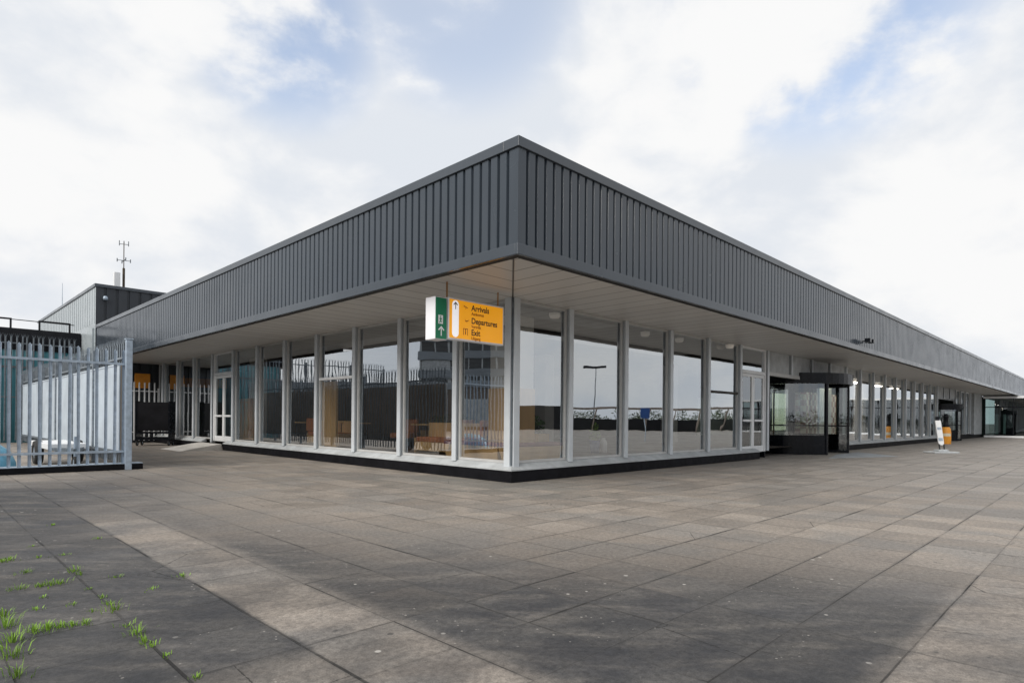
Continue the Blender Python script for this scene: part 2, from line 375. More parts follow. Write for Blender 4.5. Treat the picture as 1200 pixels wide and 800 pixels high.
def holed(b,z,xs,ys,inside):
    xs=sorted(set(xs+[q for h in FILL_HOLES for q in h[:2]])); ys=sorted(set(ys+[q for h in FILL_HOLES for q in h[2:]]))
    for x0,x1 in zip(xs,xs[1:]):
        for y0,y1 in zip(ys,ys[1:]):
            cx,cy=(x0+x1)/2,(y0+y1)/2
            if inside(cx,cy) and not any(h[0]<cx<h[1] and h[2]<cy<h[3] for h in FILL_HOLES): b.quad((x0,y0,z),(x1,y0,z),(x1,y1,z),(x0,y1,z))
b=MB(); holed(b,ZT-.02,[-A+.1,12,XE],[-B+.1,14,YE],lambda x,y: y<14 or x<12); b.build('roof',M['clad_dark'],T,recalc=False)
# plinths
def plinth(W,s0,s1,corner,b0=None):
    b=MB(); wbox(b,W,s0 if b0 is None else b0,s1,-.1,.195,0,.225); b.build('plinth',M['black'],T,bevel=.01)
    b=MB()
    e0=s0-(.0 if not corner else 0.02)
    for (o0,z0),(o1,z1) in (((.205,.228),(.205,.252)),((.205,.252),(.0,.365)),((.205,.228),(.0,.228))):
        b.quad(W(-o0 if corner else s0,o0,z0),W(s1,o0,z0),W(s1,o1,z1),W(-o1 if corner else s0,o1,z1))
    for s in ((s1,) if corner else (s0,s1)): b.quad(W(s,.205,.228),W(s,.205,.252),W(s,0,.365),W(s,0,.228))
    b.build('ledge',M['ledge'],T,recalc=False)
plinth(WR,-.195,11.35,True); plinth(WL,-.195,14.75,True,.102); plinth(WL,17.0,YE,False)
plinth(WR,20.7,39.4,False)
b=MB(); wbox(b,WR,45.9,57.6,-.1,.13,0,.28); b.build('plinth',M['black'],T)
ZG=.36
RX=[2.1*k-.38 for k in range(1,26)]; LY=[2.08*k-.42 for k in range(1,12)]
# mullions
def mull_mesh(W,h0,h1,side):
    b=MB(); wbox(b,W,-.066,.066,.085,.112,h0,h1); wbox(b,W,-.022,.022,.0,.085,h0,h1); wbox(b,W,-.05,.05,-.05,.0,h0,h1)
    return b
proto={}
def mullion(W,key,s,h0=ZG-.03,h1=ZS):
    k=(key,h0)
    if k not in proto:
        o=mull_mesh(W,h0,h1,0).build('mullion',M['alu'],T,bevel=.004); proto[k]=o
    else:
        o=proto[k].copy(); COL.objects.link(o); o.parent=T
    o.location=(s,0,0) if key=='R' else (0,s,0)
    return o
for i,s in enumerate(RX):
    k=i+1
    if k in (7,8): mullion(WR,'R',s,2.9)
    elif k==9: mullion(WR,'R',s,2.9)
    elif k in (20,21): mullion(WR,'R',s,2.9)
    elif 12.0<s<12.4 or k in(5,): mullion(WR,'R',s,.24)
    else: mullion(WR,'R',s)
for i,s in enumerate(LY): mullion(WL,'L',s,.24 if i in (6,7) else ZG-.03)
# corner post: two flanges with a dark groove between
for W in (WR,WL):
    b=MB(); wbox(b,W,-.058,.105,.086,.116,ZG-.10,ZS); b.build('corner_post',M['alu'],T,bevel=.004)
b=MB(); b.box(-.085,.04,-.085,.04,ZG-.08,ZS-.004); b.build('corner_core',M['galv_dark'],T)
# windows
def window(W,s0,s1,z0=ZG,z1=ZS-.002,glass='glass',transom=None,tmat='frame'):
    a,c=s0+.055,s1-.055; fw=.045
    b=MB()
    wbox(b,W,a,a+fw,-.04,.02,z0,z1); wbox(b,W,c-fw,c,-.04,.02,z0,z1)
    wbox(b,W,a+fw,c-fw,-.04,.02,z0,z0+.05); wbox(b,W,a+fw,c-fw,-.04,.02,z1-.05,z1)
    w=b.build('window',M['frame'],T,bevel=.003)
    j=[random.uniform(-.007,.007) for _ in range(3)]; j.append(j[0]+j[2]-j[1])
    b=MB(); b.quad(W(a+fw,-.012+j[0],z0+.05),W(c-fw,-.012+j[1],z0+.05),W(c-fw,-.012+j[2],z1-.05),W(a+fw,-.012+j[3],z1-.05)); b.build('pane',M[glass],w,recalc=False)
    if transom:
        b=MB(); wbox(b,W,a+fw,c-fw,-.03,.05,transom-.035,transom+.035); b.build('transom',M[tmat],w,bevel=.004)
    return w
def door(W,s0,s1,z0,ztop):
    a,c=s0+.06,s1-.06; mid=(a+c)/2; b=MB()
    wbox(b,W,a,a+.1,-.06,.05,z0,ZS); wbox(b,W,c-.1,c,-.06,.05,z0,ZS); wbox(b,W,a+.1,c-.1,-.06,.055,ztop,ztop+.1); wbox(b,W,a+.1,c-.1,-.06,.05,ZS-.06,ZS-.002)
    for p,q in ((a+.105,mid-.005),(mid+.005,c-.105)):
        wbox(b,W,p,p+.09,-.03,.03,z0,ztop-.01); wbox(b,W,q-.09,q,-.03,.03,z0,ztop-.01)
        wbox(b,W,p+.09,q-.09,-.03,.03,z0,z0+.2); wbox(b,W,p+.09,q-.09,-.03,.03,ztop-.11,ztop-.01)
    d=b.build('door',M['white'],T,bevel=.004)
    for p,q in ((a+.195,mid-.095),(mid+.095,c-.195)):
        b=MB(); b.quad(W(p,0,z0+.2),W(q,0,z0+.2),W(q,0,ztop-.11),W(p,0,ztop-.11)); b.build('pane',M['clearglass'],d,recalc=False)
        b=MB(); wbox(b,W,p,q,.035,.07,1.22,1.29); b.build('push_bar',M['white'],d,bevel=.01)
    b=MB(); b.quad(W(a+.1,0,ztop+.1),W(c-.1,0,ztop+.1),W(c-.1,0,ZS-.06),W(a+.1,0,ZS-.06)); b.build('transom_pane',M['glass'],d,recalc=False)
ly=[.05]+LY+[YE-.1]
for i,(p,q) in enumerate(zip(ly,ly[1:])):
    if i==7: door(WL,p,q,.30,2.78)
    else: window(WL,p,q,transom=2.33 if i==3 else None,tmat='white')
rx=[.05]+RX
for i,(p,q) in enumerate(zip(rx,rx[1:])):
    k=i
    if k==5: door(WR,p,q,.22,2.78)
    elif 6<=k<=9 or 19<=k<=21: pass
    else: window(WR,p,q,transom=2.1 if k==4 else None,tmat='ceil')
# header panels above the revolving doors
for s0,n in ((RX[5],4),(RX[18],3)):
    for k in range(n):
        b=MB(); wbox(b,WR,s0+2.1*k+.16,s0+2.1*k+1.94,-.06,.05,2.93,ZS-.003); b.build('header_panel',M['ledge'],T,bevel=.006)
    b=MB(); wbox(b,WR,s0+.1,s0+2.1*n-.1,-.05,.08,2.80,2.925); b.build('header_beam',M['frame'] if n==4 else M['blackmetal'],T)
# white wall panel at the far end
b=MB(); wbox(b,WR,53.6,57.6,-.1,.12,.28,ZS-.002); b.build('wall_panel',M['ledge'],T)
# floodlights on the fascia
for dx in (0,.38):
    b=MB(); b.tube((13.6+dx,-B,3.86),(13.6+dx,-B-.14,3.88),.02); b.box(13.52+dx,13.68+dx,-B-.26,-B-.1,3.83,3.95); b.build('floodlight',M['blackmetal'],T)
# interior shell
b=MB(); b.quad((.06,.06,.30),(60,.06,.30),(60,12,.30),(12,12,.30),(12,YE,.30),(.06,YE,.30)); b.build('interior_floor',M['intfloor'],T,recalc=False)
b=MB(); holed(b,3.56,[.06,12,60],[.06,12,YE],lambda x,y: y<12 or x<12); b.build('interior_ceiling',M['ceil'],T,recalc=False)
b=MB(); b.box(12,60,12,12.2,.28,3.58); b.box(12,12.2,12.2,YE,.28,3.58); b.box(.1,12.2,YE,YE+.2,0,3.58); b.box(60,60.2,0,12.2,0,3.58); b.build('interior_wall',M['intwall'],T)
# interior columns
b=MB(); b.box(1.0,1.7,1.0,1.7,.3,3.56); cl=b.build('column',M['intwhite'],T)
b=MB(); b.box(.97,1.73,.97,1.73,.3,1.93); b.build('wood_cladding',M['wood'],cl,bevel=.008)
for x,y in ((1.6,16.),(8,6.3),(14.5,5),(27,5),(37,4),(25,2.2),(31,2.2)):
    b=MB(); b.box(x-.25,x+.25,y-.25,y+.25,.3,3.56); b.build('column',M['intwhite'],T)
for x,y in ((25.3,3.2),(28.4,3.2)):
    b=MB(); b.box(x-.75,x+.75,y-.3,y+.3,.3,2.75); b.build('checker_column',M['check'],T)
b=MB(); b.box(21.2,22.8,3.3,3.35,.8,2.6); b.build('lit_window',M['litwin'],T)
for x in (19.5,24.6,28.6,33,37):
    b=MB(); b.box(x-.7,x+.7,1.7,1.95,3.38,3.44); b.build('ceiling_lamp',M['lamp'],T)
for px,py in ((650,373),(756,394),(796,401),(855,408)):
    d=f*714.53+r*(px-600)+u*(490.24-py); q=Cc+d*((3.44-Cc.z)/d.z)
    b=MB(); b.lathe((q.x,q.y,3.44),[(0,0),(.09,.0),(.12,.04),(.12,.115),(0,.115)],16); b.build('ceiling_lamp',M['lamp2'],T,smooth=True)
b=MB(); b.box(22.6,30,8,8.05,.4,2.5); b.build('partition',M['palegreen'],T)
# revolving doors
def revolving(c,Rr,zc0,zc1,name='revolving_door'):
    b=MB(); b.arc(c,.02,Rr+.06,0,360,zc1-.03,zc1,48); b.arc(c,Rr-.2,Rr+.06,0,360,zc0,zc1-.03,48); d=b.build(name,M['blackmetal'],T,smooth=False)
    for a0,a1 in ((126,234),(306,414)):
        b=MB(); b.arc(c,Rr-.03,Rr+.03,a0,a1,0.01,.72,24); b.build('base_panel',M['blackmetal'],d)
        b=MB()
        for i in range(24):
            t0,t1=R(a0+(a1-a0)*i/24),R(a0+(a1-a0)*(i+1)/24)
            p=lambda t,z:(c[0]+math.cos(t)*Rr,c[1]+math.sin(t)*Rr,z)
            b.quad(p(t0,.72),p(t1,.72),p(t1,zc0),p(t0,zc0))
        o=b.build('curved_pane',M['clearglass'],d,smooth=True,recalc=False)
        for a in (a0,(a0+a1)/2,a1):
            w=.07 if a!=(a0+a1)/2 else .02
            b=MB(); b.tube((c[0]+math.cos(R(a))*Rr,c[1]+math.sin(R(a))*Rr,.01),(c[0]+math.cos(R(a))*Rr,c[1]+math.sin(R(a))*Rr,zc0),w,n=12); b.build('post',M['blackmetal'],d)
    b=MB(); b.tube((c[0],c[1],.01),(c[0],c[1],zc0),.07); b.build('post',M['blackmetal'],d)
    for a in (40,160,280):
        dx,dy=math.cos(R(a)),math.sin(R(a)); nx,ny=-dy,dx
        def fn(s,o,z): return (c[0]+dx*s+nx*o,c[1]+dy*s+ny*o,z)
        e=Rr-.06
        b=MB(); b.box(.07,.14,-.025,.025,.03,zc0-.02,fn=fn); b.box(e-.07,e,-.025,.025,.03,zc0-.02,fn=fn); b.box(.14,e-.07,-.025,.025,.03,.13,fn=fn); b.box(.14,e-.07,-.025,.025,zc0-.1,zc0-.02,fn=fn); b.box(.14,e-.07,-.03,.03,1.05,1.1,fn=fn)
        b.build('wing_frame',M['blackmetal'],d)
        b=MB(); b.quad(fn(.14,0,.13),fn(e-.07,0,.13),fn(e-.07,0,zc0-.1),fn(.14,0,zc0-.1)); b.build('wing_pane',M['clearglass'],d,recalc=False)
revolving((17.1,.95),2.15,2.66,3.06)
revolving((42.2,.1),1.15,2.1,2.5)
# recess walls beside the first drum
b=MB(); b.box(12.30,14.9,1.0,1.06,.0,.7); b.box(12.3,12.36,.05,1.0,0,2.8); b.box(12.3,14.9,1.0,1.06,2.6,2.8); b.box(14.8,14.9,1.0,1.06,.7,2.6); b.box(13.4,13.46,1.0,1.06,.7,2.6); b.box(20.5,20.6,1.0,1.06,0,2.8); b.build('recess_frame',M['blackmetal'],T)
b=MB(); b.quad((12.36,1.03,.7),(14.8,1.03,.7),(14.8,1.03,2.6),(12.36,1.03,2.6)); b.build('recess_pane',M['clearglass'],T,recalc=False)
b=MB(); b.box(39.7,41.0,.9,.96,0,2.9); b.box(43.4,45.7,.9,.96,0,2.9); b.build('recess_frame',M['blackmetal'],T)

# pavilion at the far right: glass wing turned towards the camera
PV=thing('entrance_pavilion','dark glazed pavilion with white roof edge closing the far right end of terminal','building',(57.6,0,0))
def pbox(b,x0,x1,y0,y1,z0,z1): b.box(x0-52,x1-52,y0,y1,z0,z1)
b=MB(); pbox(b,51.7,60,-22,-.25,3.32,3.50); b.build('roof_edge',M['white'],PV,bevel=.01)
b=MB(); pbox(b,51.75,52.2,-22,-.3,0,.16); b.build('base_kerb',M['white'],PV,bevel=.01)
b=MB(); y=-.3
for i in range(12): pbox(b,52.0,52.1,-.3-1.9*i-.06,-.3-1.9*i,.16,3.32)
pbox(b,52,52.1,-22,-.3,2.55,2.62); b.build('frame',M['blackmetal'],PV)
for i in range(11):
    b=MB(); yy=-.3-1.9*i; b.quad((.05,yy-.06,.16),(.05,yy-1.9,.16),(.05,yy-1.9,3.32),(.05,yy-.06,3.32)); b.build('pane',M['darkglass'],PV,recalc=False)
b=MB(); pbox(b,58,58.2,-22,-.3,0,3.3); b.build('rear_wall',M['intwall'],PV)
b=MB(); pbox(b,54.5,54.9,-2.2,-1.4,.1,2.1); pbox(b,55,55.3,-4.6,-3.4,.1,2.4); b.build('lobby_screen',M['blackmetal'],PV)
b=MB(); pbox(b,53.2,53.5,-1.1,-.9,.3,2.0); pbox(b,53.2,53.5,-1.6,-1.45,.3,2.0); b.build('lobby_post',M['white'],PV)

# tall clad block behind the left wing
BL=thing('plant_block','tall metal clad block with side coloured as sunlit and dark ribbed front rising behind left wing','building',(-2.49,23.45,0))
ox,oy=-2.49,23.45
b=MB(); b.quad((0,0,0),(0,15.7,0),(0,15.7,6.9),(0,0,6.9)); 
for i in range(0,32): b.box(-.012,0.002,i*.49+.2,i*.49+.225,5.3,6.9)
b.build('side_wall',M['clad_sunlit'],BL)
b=MB(); 
s=0; pts=[(0,0)]
while s<12: pts+=[(s+.3,0),(s+.31,.05),(s+.40,.05),(s+.41,0)]; s+=.45
for (a0,o0),(a1,o1) in zip(pts,pts[1:]): b.quad((a0,o0,0),(a1,o1,0),(a1,o1,6.9),(a0,o0,6.9))
b.build('front_wall',M['clad_dark'],BL,recalc=False)
b=MB(); b.box(-.05,12.6,-.05,.2,6.9,7.04); b.box(-.05,.2,.2,15.75,6.9,7.04); b.build('roof_cap',M['cap'],BL,bevel=.01)
b=MB(); b.box(.2,12.4,.25,15.7,6.8,6.95); b.build('roof',M['clad_dark'],BL)
b=MB(); b.lathe((.34,-.12,6.42),[(.0,.10),(.06,.09),(.10,.02),(.09,-.07),(.0,-.10)],14); b.tube((.34,-.1,6.42),(.34,.05,6.5),.04); b.build('dome_lamp',M['galv'],BL,smooth=True)
b=MB(); b.box(-.06,.0,.3,12,3.9,5.1); b.build('lower_band',M['clad_sunlit'],BL)

# antenna mast on that block
AM=thing('antenna_mast','thin antenna mast with crossed aerials on roof of clad block','antenna',(-1.0,25.4,6.95))
b=MB(); b.tube((0,0,0),(0,0,1.35),.055); b.tube((0,0,1.35),(0,0,2.62),.02); b.build('pole',M['bark'],AM)
b=MB(); b.tube((-.26,.07,1.72),(.26,-.07,1.72),.013); b.tube((0,-.35,1.72),(0,.35,1.72),.018)
for x,y in ((-.26,.07),(.26,-.07),(0,-.35),(0,.35)): b.tube((x,y,1.64),(x,y,1.8),.022)
b.tube((-.18,.05,2.5),(.18,-.05,2.5),.014)
for x in (-.18,0,.18): b.tube((x,-.28*x,2.42),(x,-.28*x,2.66),.018)
b.build('aerial',M['galv_dark'],AM)
b=MB(); b.box(-.42,-.16,-.12,.1,.05,1.1); b.build('equipment_box',M['white'],AM,bevel=.02)

# link building at left back
LB=thing('link_building','dark roofed link building with teal glazing behind the fences','building',(-2.56,26,0))
b=MB(); b.box(-5.2,-.02,0,8,4.1,5.05); b.build('fascia',M['blackmetal'],LB)
b=MB(); 
for i in range(4): b.box(-1.5*i-.1,-1.5*i-.02,.0,.08,0,4.1)
b.box(-4.6,-.02,0,.08,3.3,3.38); b.build('window_frame',M['galv_dark'],LB)
for i in range(3):
    b=MB(); b.quad((-1.5*i-.1,.05,0),(-1.5*i-1.52,.05,0),(-1.5*i-1.52,.05,4.1),(-1.5*i-.1,.05,4.1)); b.build('pane',M['teal'],LB,recalc=False)
for x in (-.95,-3.1):
    b=MB(); b.box(x-.6,x-.53,.4,.5,5.05,5.46); b.box(x+.53,x+.6,.4,.5,5.05,5.46); b.box(x-.6,x+.6,.4,.5,5.46,5.53); b.build('roof_frame',M['blackmetal'],LB)
b=MB(); b.tube((-5.1,.45,5.50),(-.2,.45,5.46),.02); b.build('roof_rail',M['blackmetal'],LB)
tm=MB(); tm.tube((0,0,0),(0,0,2.2),.025,.01); o=tm.build('whip_aerial',M['galv'],None,origin=(0,0,0)); o.location=(-1.7,36.5,6.95); tag(o,'thin whip aerial standing on roof at far left','aerial')

# ------------------------------------------------------------------ hanging signs
SG=thing('direction_sign','amber hanging sign reading Arrivals, Departures and Exit under the roof corner','sign',(-1.83,-.24,2.63))
Wd,Hd=1.35,.73
b=MB(); b.box(0,Wd,0,.12,0,Hd); b.build('casing',M['signwhite'],SG,bevel=.006)
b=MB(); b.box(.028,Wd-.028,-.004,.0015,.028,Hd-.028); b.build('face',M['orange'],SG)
def capsule(x0,x1,z0,z1,y,n=10):
    rad=(x1-x0)/2; cx=(x0+x1)/2; p=[]
    for i in range(n+1): t=math.pi*i/n; p.append((cx+rad*math.cos(t),y,z1-rad+rad*math.sin(t)))
    for i in range(n+1): t=math.pi+math.pi*i/n; p.append((cx+rad*math.cos(t),y,z0+rad+rad*math.sin(t)))
    return p
b=MB(); b.prism(capsule(.085,.235,.045,.69,-.006),(0,0,0),(0,.003,0)); b.build('arrow_panel',M['glowwhite'],SG)
def arrow(b,cx,cz,s,y):
    b.prism([(cx-.06*s,y,cz-.5*s),(cx+.06*s,y,cz-.5*s),(cx+.06*s,y,cz+.32*s),(cx-.06*s,y,cz+.32*s)],(0,0,0),(0,.002,0))
    for q in (-1,1): b.prism([(cx,y-.0005,cz+.5*s),(cx,y-.0005,cz+.32*s),(cx+q*.30*s,y-.0005,cz+.02*s),(cx+q*.40*s,y-.0005,cz+.11*s)],(0,0,0),(0,.002,0))
b=MB(); arrow(b,.16,.60,.13,-.0085); b.build('arrow',M['ink'],SG)
def text(body,x,z,size,m,parent,y=-.006,bold=0.0,name='lettering'):
    c=bpy.data.curves.new(name,'FONT'); c.body=body; c.size=size; c.extrude=.001; c.offset=bold; c.materials.append(m)
    tmp=bpy.data.objects.new('tmp',c); COL.objects.link(tmp); bpy.context.view_layer.update()
    me=bpy.data.meshes.new_from_object(tmp.evaluated_get(bpy.context.evaluated_depsgraph_get())); bpy.data.objects.remove(tmp)
    k=.93; me.transform(Matrix.Diagonal((k,1,1,1)))
    o=link(name,me,parent); o.location=(x,y,z); o.rotation_euler=(R(90),0,0)
    return o
fx=.53
for w1,w2,z in (('Arrivals','Aankomst',.555),('Departures','Vertrek',.325),('Exit','Uitgang',.115)):
    text(w1,fx,z,.150,M['ink'],SG,bold=.003); text(w2,fx,z-.080,.080,M['ink2'],SG,bold=.0012)
def plane_icon(b,cx,cz,s,y,down):
    k=-1 if down else 1
    b.prism([(cx-.5*s,y,cz+.12*s*-k),(cx+.45*s,y,cz+.16*s*k),(cx+.5*s,y,cz+.05*s*k),(cx-.45*s,y,cz-.26*s*k)],(0,0,0),(0,.002,0))
    b.prism([(cx-.05*s,y-.001,cz),(cx+.15*s,y-.001,cz),(cx-.15*s,y-.001,cz-.42*s)],(0,0,0),(0,.002,0))
    b.prism([(cx-.5*s,y-.001,cz),(cx-.36*s,y-.001,cz),(cx-.52*s,y-.001,cz+.3*s)],(0,0,0),(0,.002,0))
b=MB(); plane_icon(b,.40,.60,.10,-.006,True); plane_icon(b,.43,.365,.10,-.006,False)
for dx in (.34,.44): b.box(dx,dx+.012,-.006,-.004,.10,.22)
b.box(.34,.452,-.0065,-.0045,.21,.222); b.tube((.395,-.006,.195),(.395,-.004,.195),.014,n=10); b.box(.385,.405,-.006,-.004,.11,.178)
b.build('pictogram',M['ink2'],SG)
b=MB(); b.tube((.015,.06,Hd),(.015,.06,1.0),.016); b.tube((Wd-.1,.06,Hd),(Wd-.1,.06,1.0),.014); b.build('hanger_rod',M['wood2'],SG)
EX=thing('exit_sign','green and white emergency exit box hanging beside the amber sign','sign',(-2.12,-.24,2.6))
b=MB(); b.box(0,.265,0,.27,0,.735); b.build('casing',M['signwhite'],EX,bevel=.012)
b=MB(); b.box(.012,.252,-.004,.0015,.014,.72); b.build('face',M['green'],EX)
b=MB(); arrow(b,.135,.15,.17,-.006)
b.prism([(.07,-.0055,.27),(.17,-.0055,.27),(.17,-.0055,.42),(.07,-.0055,.42)],(0,0,0),(0,.002,0)); b.build('pictogram',M['signwhite'],EX)
b=MB(); b.tube((.118,-.008,.395),(.118,-.0055,.395),.013,n=10)
for p,q in (((.12,.375),(.115,.33)),((.115,.33),(.14,.30)),((.115,.33),(.095,.285)),((.12,.37),(.145,.345)),((.12,.37),(.095,.35))):
    d=Vector((q[0]-p[0],0,q[1]-p[1])).normalized(); n=Vector((-d.z,0,d.x))*.008
    b.prism([(p[0]+n.x,-.008,p[1]+n.z),(q[0]+n.x,-.008,q[1]+n.z),(q[0]-n.x,-.008,q[1]-n.z),(p[0]-n.x,-.008,p[1]-n.z)],(0,0,0),(0,.002,0))
b.build('running_figure',M['green'],EX)

# ------------------------------------------------------------------ fences
def pale_mesh(h,w=.062,split=True):
    b=MB(); t=.012
    prof=[(-w/2,0),(-w/4,-.018),(w/4,-.018),(w/2,0)]
    for (x0,y0),(x1,y1) in zip(prof,prof[1:]):
        b.prism([(x0,y0,0),(x1,y1,0),(x1,y1+.004,0),(x0,y0+.004,0)],(0,0,0),(0,0,h))
    return b
def fence(name,label,p0,p1,h,post_h,rails,mt,spike,pitch=.17,post_every=2.75,post_w=.1,kerb=True,group=None,end_posts=(1,1)):
    p0=Vector((*p0,0));p1=Vector((*p1,0)); d=p1-p0; L=d.length; rz=math.atan2(d.y,d.x)
    t=thing(name,label,'fence',p0,rz,group)
    pr=None; n=int(L/pitch)
    for i in range(n):
        x=pitch*(i+.5)
        if pr is None:
            b=pale_mesh(h)
            if spike:
                for q in (-1,0,1): b.prism([(q*.02-.012,-.01,0),(q*.02+.012,-.01,0),(q*.075,-.01,.16)],(0,0,h-.01),(0,.005,h-.01))
            else: b.prism([(-.031,-.014,0),(.031,-.014,0),(0,-.014,.045)],(0,0,h-.001),(0,.006,h-.001))
            pr=b.build('pale',mt,t); o=pr; o.location=(x,0,.12)
        else:
            o=pr.copy(); COL.objects.link(o); o.parent=t; o.location=(x+random.uniform(-.004,.004),0,.12+random.uniform(-.012,.012)); o.rotation_euler=(0,random.uniform(-.006,.006),0)
    for z in rails:
        b=MB(); b.box(0,L,.006,.05,z-.025,z+.025); b.build('rail',mt,t)
    k=0; xs=[0]+[post_every*j for j in range(1,int(L/post_every)+1)]
    if L-xs[-1]>.6: xs.append(L)
    for x in xs:
        if (x==0 and not end_posts[0]) or (x>=L-.01 and not end_posts[1]): continue
        b=MB(); b.box(x-post_w/2,x+post_w/2,.052,.052+post_w,0,post_h); b.build('post',mt,t,bevel=.005)
    return t
FR=fence('palisade_fence','galvanised palisade fence running along its black kerb at the left edge',(-4.84,7.72),(-13,7.72),2.60,2.64,(2.42,.42),M['galv'],False,end_posts=(0,1))
b=MB(); b.box(-.3,8.5,-.28,.1,0,.13); b.build('kerb',M['black'],FR,bevel=.008)
b=MB(); b.box(-.3,8.5,-.27,.09,.132,.15); b.build('kerb_plate',M['galv'],FR,bevel=.004)
b=MB(); b.box(-.06,.07,.04,.15,.0,2.98); b.box(-.075,.085,.025,.165,2.98,3.01); b.build('corner_post',M['galv'],FR,bevel=.008)
FS=fence('palisade_fence','galvanised palisade fence receding beside the terminal with white sheeting on it',(-4.82,7.95),(-4.82,25.3),2.85,2.95,(2.6,.5),M['galv_mid'],True,pitch=.18,end_posts=(0,1))
# white sheeting on the enclosure side of that fence, one part per sheet
for i in range(13):
    b=MB(); b.box(.12+1.22*i,.12+1.22*i+1.205,.09,.115,.42,2.42); b.box(.12+1.22*i,.12+1.22*i+1.205,.085,.13,2.42,2.46); b.build('sheet',M['whitepanel'],FS,bevel=.003)
b=MB(); b.box(.12,15.98,.06,.084,.42,2.46); b.build('reflection_board',M['reflboard'],FS)  # added board, toning what the left windows reflect
b=MB(); b.box(.1,16.0,.085,.16,.36,.415); b.build('sheet_rail',M['galv_dark'],FS)
FB=fence('spiked_fence','tall dark fence with forked spikes crossing behind the white sheeting',(-14,25.55),(-2.75,25.55),4.5,4.5,(4.35,2.0),M['galv_dark'],True,pitch=.19)
GT=fence('palisade_gate','short white palisade gate closing the passage behind the black cart',(-2.4,22.9),(-.1,22.9),2.6,2.5,(2.35,.5),M['white'],False,pitch=.2,post_w=.07)
b=MB(); b.box(-.62,.0,0,.05,0,.66); bd=b.build('orange_board',M['boardorange'],None); bd.location=(-.4,23.2,2.5); tag(bd,'small orange board above the white gate in the passage','board')
ob=MB(); ob.box(0,2.3,0,.05,0,.42); obo=ob.build('orange_banner',M['boardorange'],None); obo.location=(.6,22.9,2.62); tag(obo,'long orange panel behind the farthest windows of left wing','panel')
# low trailer with jockey wheel inside the enclosure
TR=thing('flat_trailer','low white trailer with jockey wheel parked by white sheeting inside the fence','trailer',(-5.55,8.35,0))
b=MB(); b.box(-.55,.2,.9,3.6,.42,.56); b.build('deck',M['white'],TR,bevel=.015)
b=MB(); b.prism([(-.5,.9,.40),(.15,.9,.40),(-.13,0,.40),(-.21,0,.40)],(0,0,0),(0,0,.07)); b.build('drawbar',M['galv_dark'],TR)
b=MB(); b.tube((-.17,.05,.15),(-.17,.05,.75),.03); b.build('jack_post',M['galv'],TR)
def wheel(parent,c,rad,w,ax='x'):
    dv=Vector((w/2,0,0)) if ax=='x' else Vector((0,w/2,0)); cv=Vector(c)
    b=MB(); n=20; k=0
    prof=[(rad*.62,-w/2),(rad*.92,-w/2),(rad,-w*.25),(rad,w*.25),(rad*.92,w/2),(rad*.62,w/2)]
    for i in range(n):
        a=2*math.pi*i/n
        for r_,o_ in prof:
            b.v.append(tuple(cv+(Vector((o_,r_*math.cos(a),r_*math.sin(a))) if ax=='x' else Vector((r_*math.cos(a),o_,r_*math.sin(a))))))
    m=len(prof)
    for i in range(n):
        j=(i+1)%n
        for a in range(m): b.f.append((i*m+a,j*m+a,j*m+(a+1)%m,i*m+(a+1)%m))
    t=b.build('wheel',M['rubber'],parent,smooth=True)
    b=MB(); b.tube(cv-dv*.7,cv+dv*.7,rad*.62,n=16); b.build('rim',M['galv'],t)
    return t
wheel(TR,(-.17,.05,.15),.15,.07); wheel(TR,(-.55,2.4,.3),.3,.18); wheel(TR,(.28,2.4,.3),.3,.18)
tb=MB(); rnd=random.Random(3); 
TBm=MB(); TBm.lathe((0,0,0),[(.0,.62),(.28,.58),(.5,.4),(.6,.15),(.62,0)],14); o=TBm.build('tarpaulin_bundle',M['bluetarp'],None,smooth=True); o.location=(-7.25,9.6,0); o.scale=(1,1.5,1); tag(o,'pale blue tarpaulin bundle on ground inside fence at left edge','bundle')

# black cart
CT=thing('baggage_cart','black board sided cart standing in front of white gate','cart',(-1.17,19.75,0),R(-35))
b=MB(); b.box(-.62,.62,-.03,.02,.62,1.8); b.build('side_panel',M['black'],CT,bevel=.01)
b=MB(); b.box(-.66,-.6,-.05,.55,.22,1.84); b.box(.6,.66,-.05,.55,.22,1.84); b.box(-.6,.6,-.05,.0,.5,.57); b.box(-.6,.6,-.05,.0,.24,.3); b.box(-.6,.6,.5,.55,.5,.57); b.build('frame',M['blackmetal'],CT)
b=MB(); b.box(-.6,.6,0,.5,.3,.36); b.build('deck',M['blackmetal'],CT)
for x in (-.6,.6):
    for y in (.02,.5): wheel(CT,(x,y,.1),.1,.05)
b=MB(); b.lathe((0,0,0),[(.0,.5),(.10,.48),(.11,.3),(.09,.28),(.12,.02),(.12,0)],14); o=b.build('white_canister',M['white'],None,smooth=True); o.location=(-.2,22.3,1.55);
bpy.data.objects.remove(o)

# concrete ramp to the left door
RP=MB(); RP.prism([(-1.65,0,0.0),(-.22,0,.0),(-.22,0,.222),(-.35,0,.215)],(0,14.76,0),(0,16.98,0)); o=RP.build('access_ramp',M['conc'],None); tag(o,'pale concrete ramp rising to the white door of left wing','ramp')

